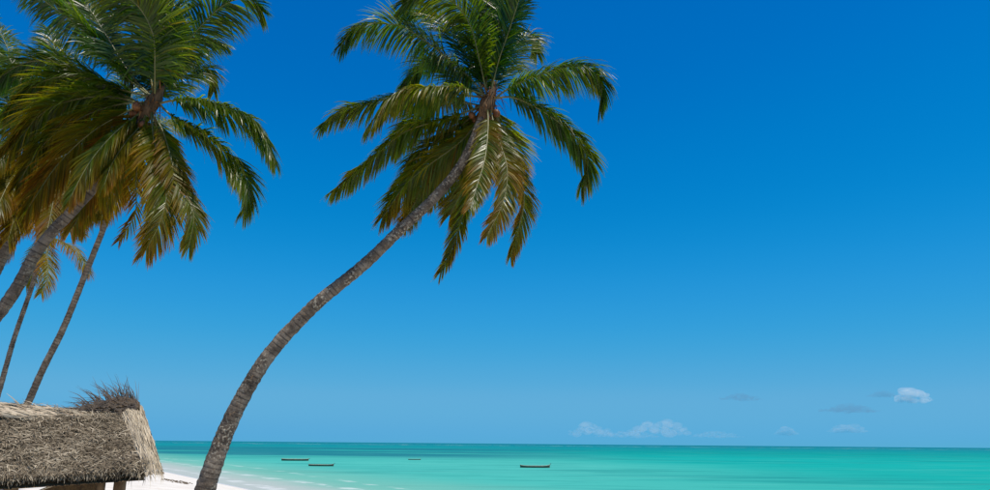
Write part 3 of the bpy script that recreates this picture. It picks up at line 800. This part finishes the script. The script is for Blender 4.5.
    for i in range(n + 1):
        px, top, bot, Y = edge(i / n)
        jt = 0.8 * mnoise.noise(Vector((i * 0.9, 3, 0)))
        pts = [at(px, bot, Y + 0.05), at(px, bot - (bot - top) * .35, Y - 0.06), at(px, bot - (bot - top) * .75, Y - 0.03), at(px, top + jt, Y + 0.10), at(px, top + 2, Y + 0.30), at(px, bot, Y + 0.5)]
        LV += [p - base for p in pts]
        if i < n:
            for k in range(5): LF.append((i * 6 + k, i * 6 + k + 1, (i + 1) * 6 + k + 1, (i + 1) * 6 + k))
    rf = mesh_obj('ridge_frond', LV, LF, BROWNLEAF, e, smooth=True)
    def blade(p0, p1, p2, wd, LV, LF):
        p, _ = spline([p0, p1, p2], 6); T = tangents(p); b0 = len(LV)
        for i, x in enumerate(p):
            W = T[i].cross(Vector((0.3, -1, 0.2))).normalized() * wd * (1 - i / 5.4)
            LV += [x - W - base, x + W - base]
        for i in range(5): LF.append((b0 + 2 * i, b0 + 2 * i + 1, b0 + 2 * i + 3, b0 + 2 * i + 2))
    LV, LF = [], []
    for i in range(120):
        f = q.random() ** 0.8 * 0.97
        px, top, bot, Y = edge(f)
        ang = R(170 - 58 * f ** 1.3 + q.gauss(0, 20)); ln = q.uniform(6, 25) * (0.75 + 0.5 * (1 - abs(f - .45)))
        dx, dy = math.cos(ang) * ln, -math.sin(ang) * ln
        Yd = q.uniform(-0.15, 0.35)
        p0 = at(px, top + q.uniform(-1, 8), Y + 0.0 + q.uniform(-.06, .12))
        blade(p0, at(px + dx * .5, top + dy * .55, Y + Yd * .5), at(px + dx, top + dy + q.uniform(-1, 2.5), Y + Yd), q.uniform(0.004, 0.009), LV, LF)
    for i in range(170):
        f = q.random() * 0.97; px, top, bot, Y = edge(f); k = q.random(); y0 = bot - (bot - top) * k
        ln = q.uniform(6, 16); dy = q.uniform(-5, 2.5)
        blade(at(px, y0, Y - 0.09), at(px - ln * .5, y0 + dy * .5 - 0.6, Y - 0.12), at(px - ln, y0 + dy, Y - 0.07 - .004 * ln), q.uniform(0.006, 0.012), LV, LF)
    for (a, b, c_, d_) in [(90, 402, 68, 391), (84, 406, 62, 402), (86, 401, 72, 398), (110, 396, 100, 379), (122, 396, 128, 377), (127, 396, 129, 384), (98, 398, 84, 389), (112, 396, 96, 386), (137, 400, 128, 384), (118, 396, 120, 383), (92, 403, 66, 404)]:
        Y = 11.0 + 1.3 * a / 130
        blade(at(a, b + 3, Y), at((a + c_) / 2, (b + d_) / 2 - 1.2, Y + .02), at(c_, d_, Y + .05), 0.010, LV, LF)
    o = mesh_obj('leaflets', LV, LF, DARKLEAF, rf); o['kind'] = 'stuff'
    # posts
    def post(px, Y, r, name='post'):
        p = at(px, 482, Y); gz = ground(p.x, p.y)
        a = Vector((p.x, p.y, gz - 0.2)); b = Vector((p.x + 0.02, p.y + 0.02, p.z + 0.12))
        pts, _ = spline([a, a.lerp(b, .5) + Vector((0.015, 0.01, 0)), b], 12)
        V, Fc = tube([x - base for x in pts], [r * (1.08 - 0.012 * i) for i in range(12)], 12, 0.08, px)
        mesh_obj(name, V, Fc, WOOD, e, smooth=True)
    post(98, 11.15, 0.085); post(118, 11.2, 0.088); post(10, 10.2, 0.09)
    for k in (0.12, 0.55, 0.95):
        p = br.lerp(bl, k) - run * 0.12; gz = ground(p.x, p.y)
        V, Fc = tube([Vector((p.x, p.y, gz - .2)) - base, Vector((p.x, p.y, (gz + p.z) / 2)) - base, Vector((p.x, p.y, p.z + 0.02)) - base], [.09, .085, .08], 10, .06, k)
        mesh_obj('post', V, Fc, WOOD, e, smooth=True)
    # front eave pole and the curved pole with a mat wall under it
    ep = [er.lerp(el, k) + run * 0.10 + Vector((0, 0, -0.07 + 0.02 * math.sin(k * 9))) for k in (0.02, .35, .7, 1.0)]
    V, Fc = tube([x - base for x in spline(ep, 16)[0]], [0.035] * 16, 8); mesh_obj('eave_pole', V, Fc, WOOD, e, smooth=True)
    cp = [at(22, 500, 10.45), at(40, 490.5, 10.6), at(60, 483.5, 10.75), at(80, 478.8, 10.9), at(97, 477, 11.05)]
    cs, _ = spline(cp, 20)
    V, Fc = tube([x - base for x in cs], [0.013] * 20, 8); mesh_obj('curved_pole', V, Fc, PALE, e, smooth=True)
    LV, LF = [], []
    for i, x in enumerate(cs):
        gz = ground(x.x, x.y)
        for dy in (0.0, 0.03):
            LV += [Vector((x.x - .6 * dy, x.y + .8 * dy, x.z - 0.01)) - base, Vector((x.x - .6 * dy, x.y + .8 * dy, gz + 0.02)) - base]
        if i:
            b0 = (i - 1) * 4; b1 = i * 4
            LF += [(b0, b0 + 1, b1 + 1, b1), (b0 + 2, b1 + 2, b1 + 3, b0 + 3), (b0, b1, b1 + 2, b0 + 2)]
    mesh_obj('wall_mat', LV, LF, MAT_W, e)
hut()

# ------------------------------------------------------------------ boats
HULL = simple_mat('weathered_hull', (0.055, 0.058, 0.045), (0.15, 0.12, 0.085), 3, 0.6, 0.2, (0.3, 1, 1))
GUN = simple_mat('pale_boat_wood', (0.22, 0.19, 0.14), (0.40, 0.34, 0.26), 4, 0.7, 0.2)
def boat(px, py, wpx, turn, label, bow=1.0, stern=0.5, pale=False):
    c = on_plane(px, py, 0); k = c.y / (F / math.cos(PITCH)) 
    L = wpx * k * 1.02 / abs(math.cos(turn)); B = L * 0.15; D = L * 0.066
    e = empty('dugout_boat', c, label, 'boat', 'boats moored in the lagoon'); e.rotation_euler.z = turn
    n = 24; V = []; Fc = []; prof = [(-1, 1), (-0.93, 0.45), (-0.65, -0.1), (0, -0.35), (0.65, -0.1), (0.93, 0.45), (1, 1)]
    inner = [(0.9, 1), (0.55, 0.3), (0, 0.12), (-0.55, 0.3), (-0.9, 1)]
    def shape(t):
        u = 2 * t - 1
        half = B * 0.5 * (1 - abs(u) ** 2.6) ** 0.8 + 0.03 * B
        sheer = D * (0.85 + 0.45 * (bow * max(0, u) ** 5 + stern * max(0, -u) ** 5))
        keel = max(0, abs(u) - 0.75) / 0.25
        return half, sheer, keel ** 2 * D * 0.5
    ring = prof + inner; m = len(ring)
    for i in range(n + 1):
        t = i / n; half, sh, kl = shape(t); x = (t - 0.5) * L
        for a, b in ring:
            z = b * sh if b > 0 else b * D
            V.append(Vector((x, a * half, max(z, -D * 0.4 + kl))))
    for i in range(n):
        for j in range(m):
            j2 = (j + 1) % m
            Fc.append((i * m + j, (i + 1) * m + j, (i + 1) * m + j2, i * m + j2))
    Fc += [tuple(range(m)), tuple(n * m + j for j in reversed(range(m)))]
    mesh_obj('hull', V, Fc, HULL, e)
    for s in (-1, 1):
        p = []
        for i in range(n + 1):
            half, sh, kl = shape(i / n); p.append(Vector(((i / n - .5) * L, s * half * 0.97, sh + 0.02 * D)))
        VV, FF = tube(p, [L * 0.010] * len(p), 6); mesh_obj('gunwale', VV, FF, GUN, e)
    for t in (0.25, 0.45, 0.65, 0.82):
        half, sh, kl = shape(t); x = (t - .5) * L; w_ = L * 0.018; z = sh * 0.92
        VV = [Vector((x + a * w_, b * half * 0.93, z + c_ * 0.05 * D * 2)) for a in (-1, 1) for b in (-1, 1) for c_ in (-1, 1)]
        mesh_obj('thwart', VV, [(0, 1, 3, 2), (4, 6, 7, 5), (0, 4, 5, 1), (2, 3, 7, 6), (0, 2, 6, 4), (1, 5, 7, 3)], GUN, e)
    if pale:
        q = random.Random(int(px)); VV = []; FF = []
        m2, r2 = 26, 8
        for i in range(m2 + 1):
            t = 0.2 + 0.6 * i / m2; half, sh, kl = shape(t); hh = D * (0.25 + 0.55 * abs(mnoise.noise(Vector((i * 0.55, px, 0)))))
            for j in range(r2):
                a = math.pi * j / (r2 - 1); VV.append(Vector(((t - .5) * L, math.cos(a) * half * 0.7, sh * 0.75 + math.sin(a) * hh)))
        for i in range(m2):
            for j in range(r2 - 1): FF.append((i * r2 + j, (i + 1) * r2 + j, (i + 1) * r2 + j + 1, i * r2 + j + 1))
        mesh_obj('cargo', VV, FF, GUN, e, smooth=True)
    # stem post at the bow
    hb, sb, kb = shape(1.0)
    VV, FF = tube([Vector((L * .46, 0, D * .5)), Vector((L * .5, 0, sb)), Vector((L * .545, 0, sb + D * .75 * bow))], [L * .012, L * .011, L * .006], 6)
    mesh_obj('stem_post', VV, FF, HULL, e)
    return e, L, B, D
boat(295, 460.8, 26, R(4), 'low pale topped wooden boat, leftmost of the four', 0.5, 0.5, True)
boat(321, 466.2, 25, R(-5), 'dark wooden boat with raised right bow just right of the leftmost boat', 0.9, 0.25)
boat(414.5, 459.9, 12, R(8), 'smallest and farthest wooden boat, alone between the other boats', 0.4, 0.4)
b4, L4, B4, D4 = boat(535, 467.8, 29, R(3), 'wooden boat with both ends raised, rightmost and alone on the lagoon', 1.2, 1.1, True)

# ------------------------------------------------------------------ seaweed wrack on the sand
def wrack():
    q = random.Random(5); V = []; Fc = []
    for k in range(130):
        f = q.random()
        px = 164 + 26 * f + q.gauss(0, 2.0); py = 479.5 + 4.5 * f + q.gauss(0, 0.45)
        d = ray(px, py); lo, hi = 5.0, 400.0
        for _ in range(40):
            mid = (lo + hi) / 2; p = EYE + d * mid
            if p.z > ground(p.x, p.y): lo = mid
            else: hi = mid
        p = EYE + d * lo
        r = q.uniform(0.03, 0.10); b0 = len(V); nn = 6
        for i in range(nn):
            a = 6.283 * i / nn + q.uniform(-.3, .3); V.append(p + Vector((math.cos(a) * r * 1.6, math.sin(a) * r, -0.01)))
        V.append(p + Vector((0, 0, r * q.uniform(.4, .9))))
        for i in range(nn): Fc.append((b0 + i, b0 + (i + 1) % nn, b0 + nn))
    m = simple_mat('dry_seaweed', (0.06, 0.045, 0.03), (0.16, 0.12, 0.08), 5, 0.9, 0)
    o = mesh_obj('seaweed', V, Fc, m); o['kind'] = 'stuff'; o['label'] = 'thin line of dry brown seaweed on the white sand'; o['category'] = 'seaweed'
wrack()
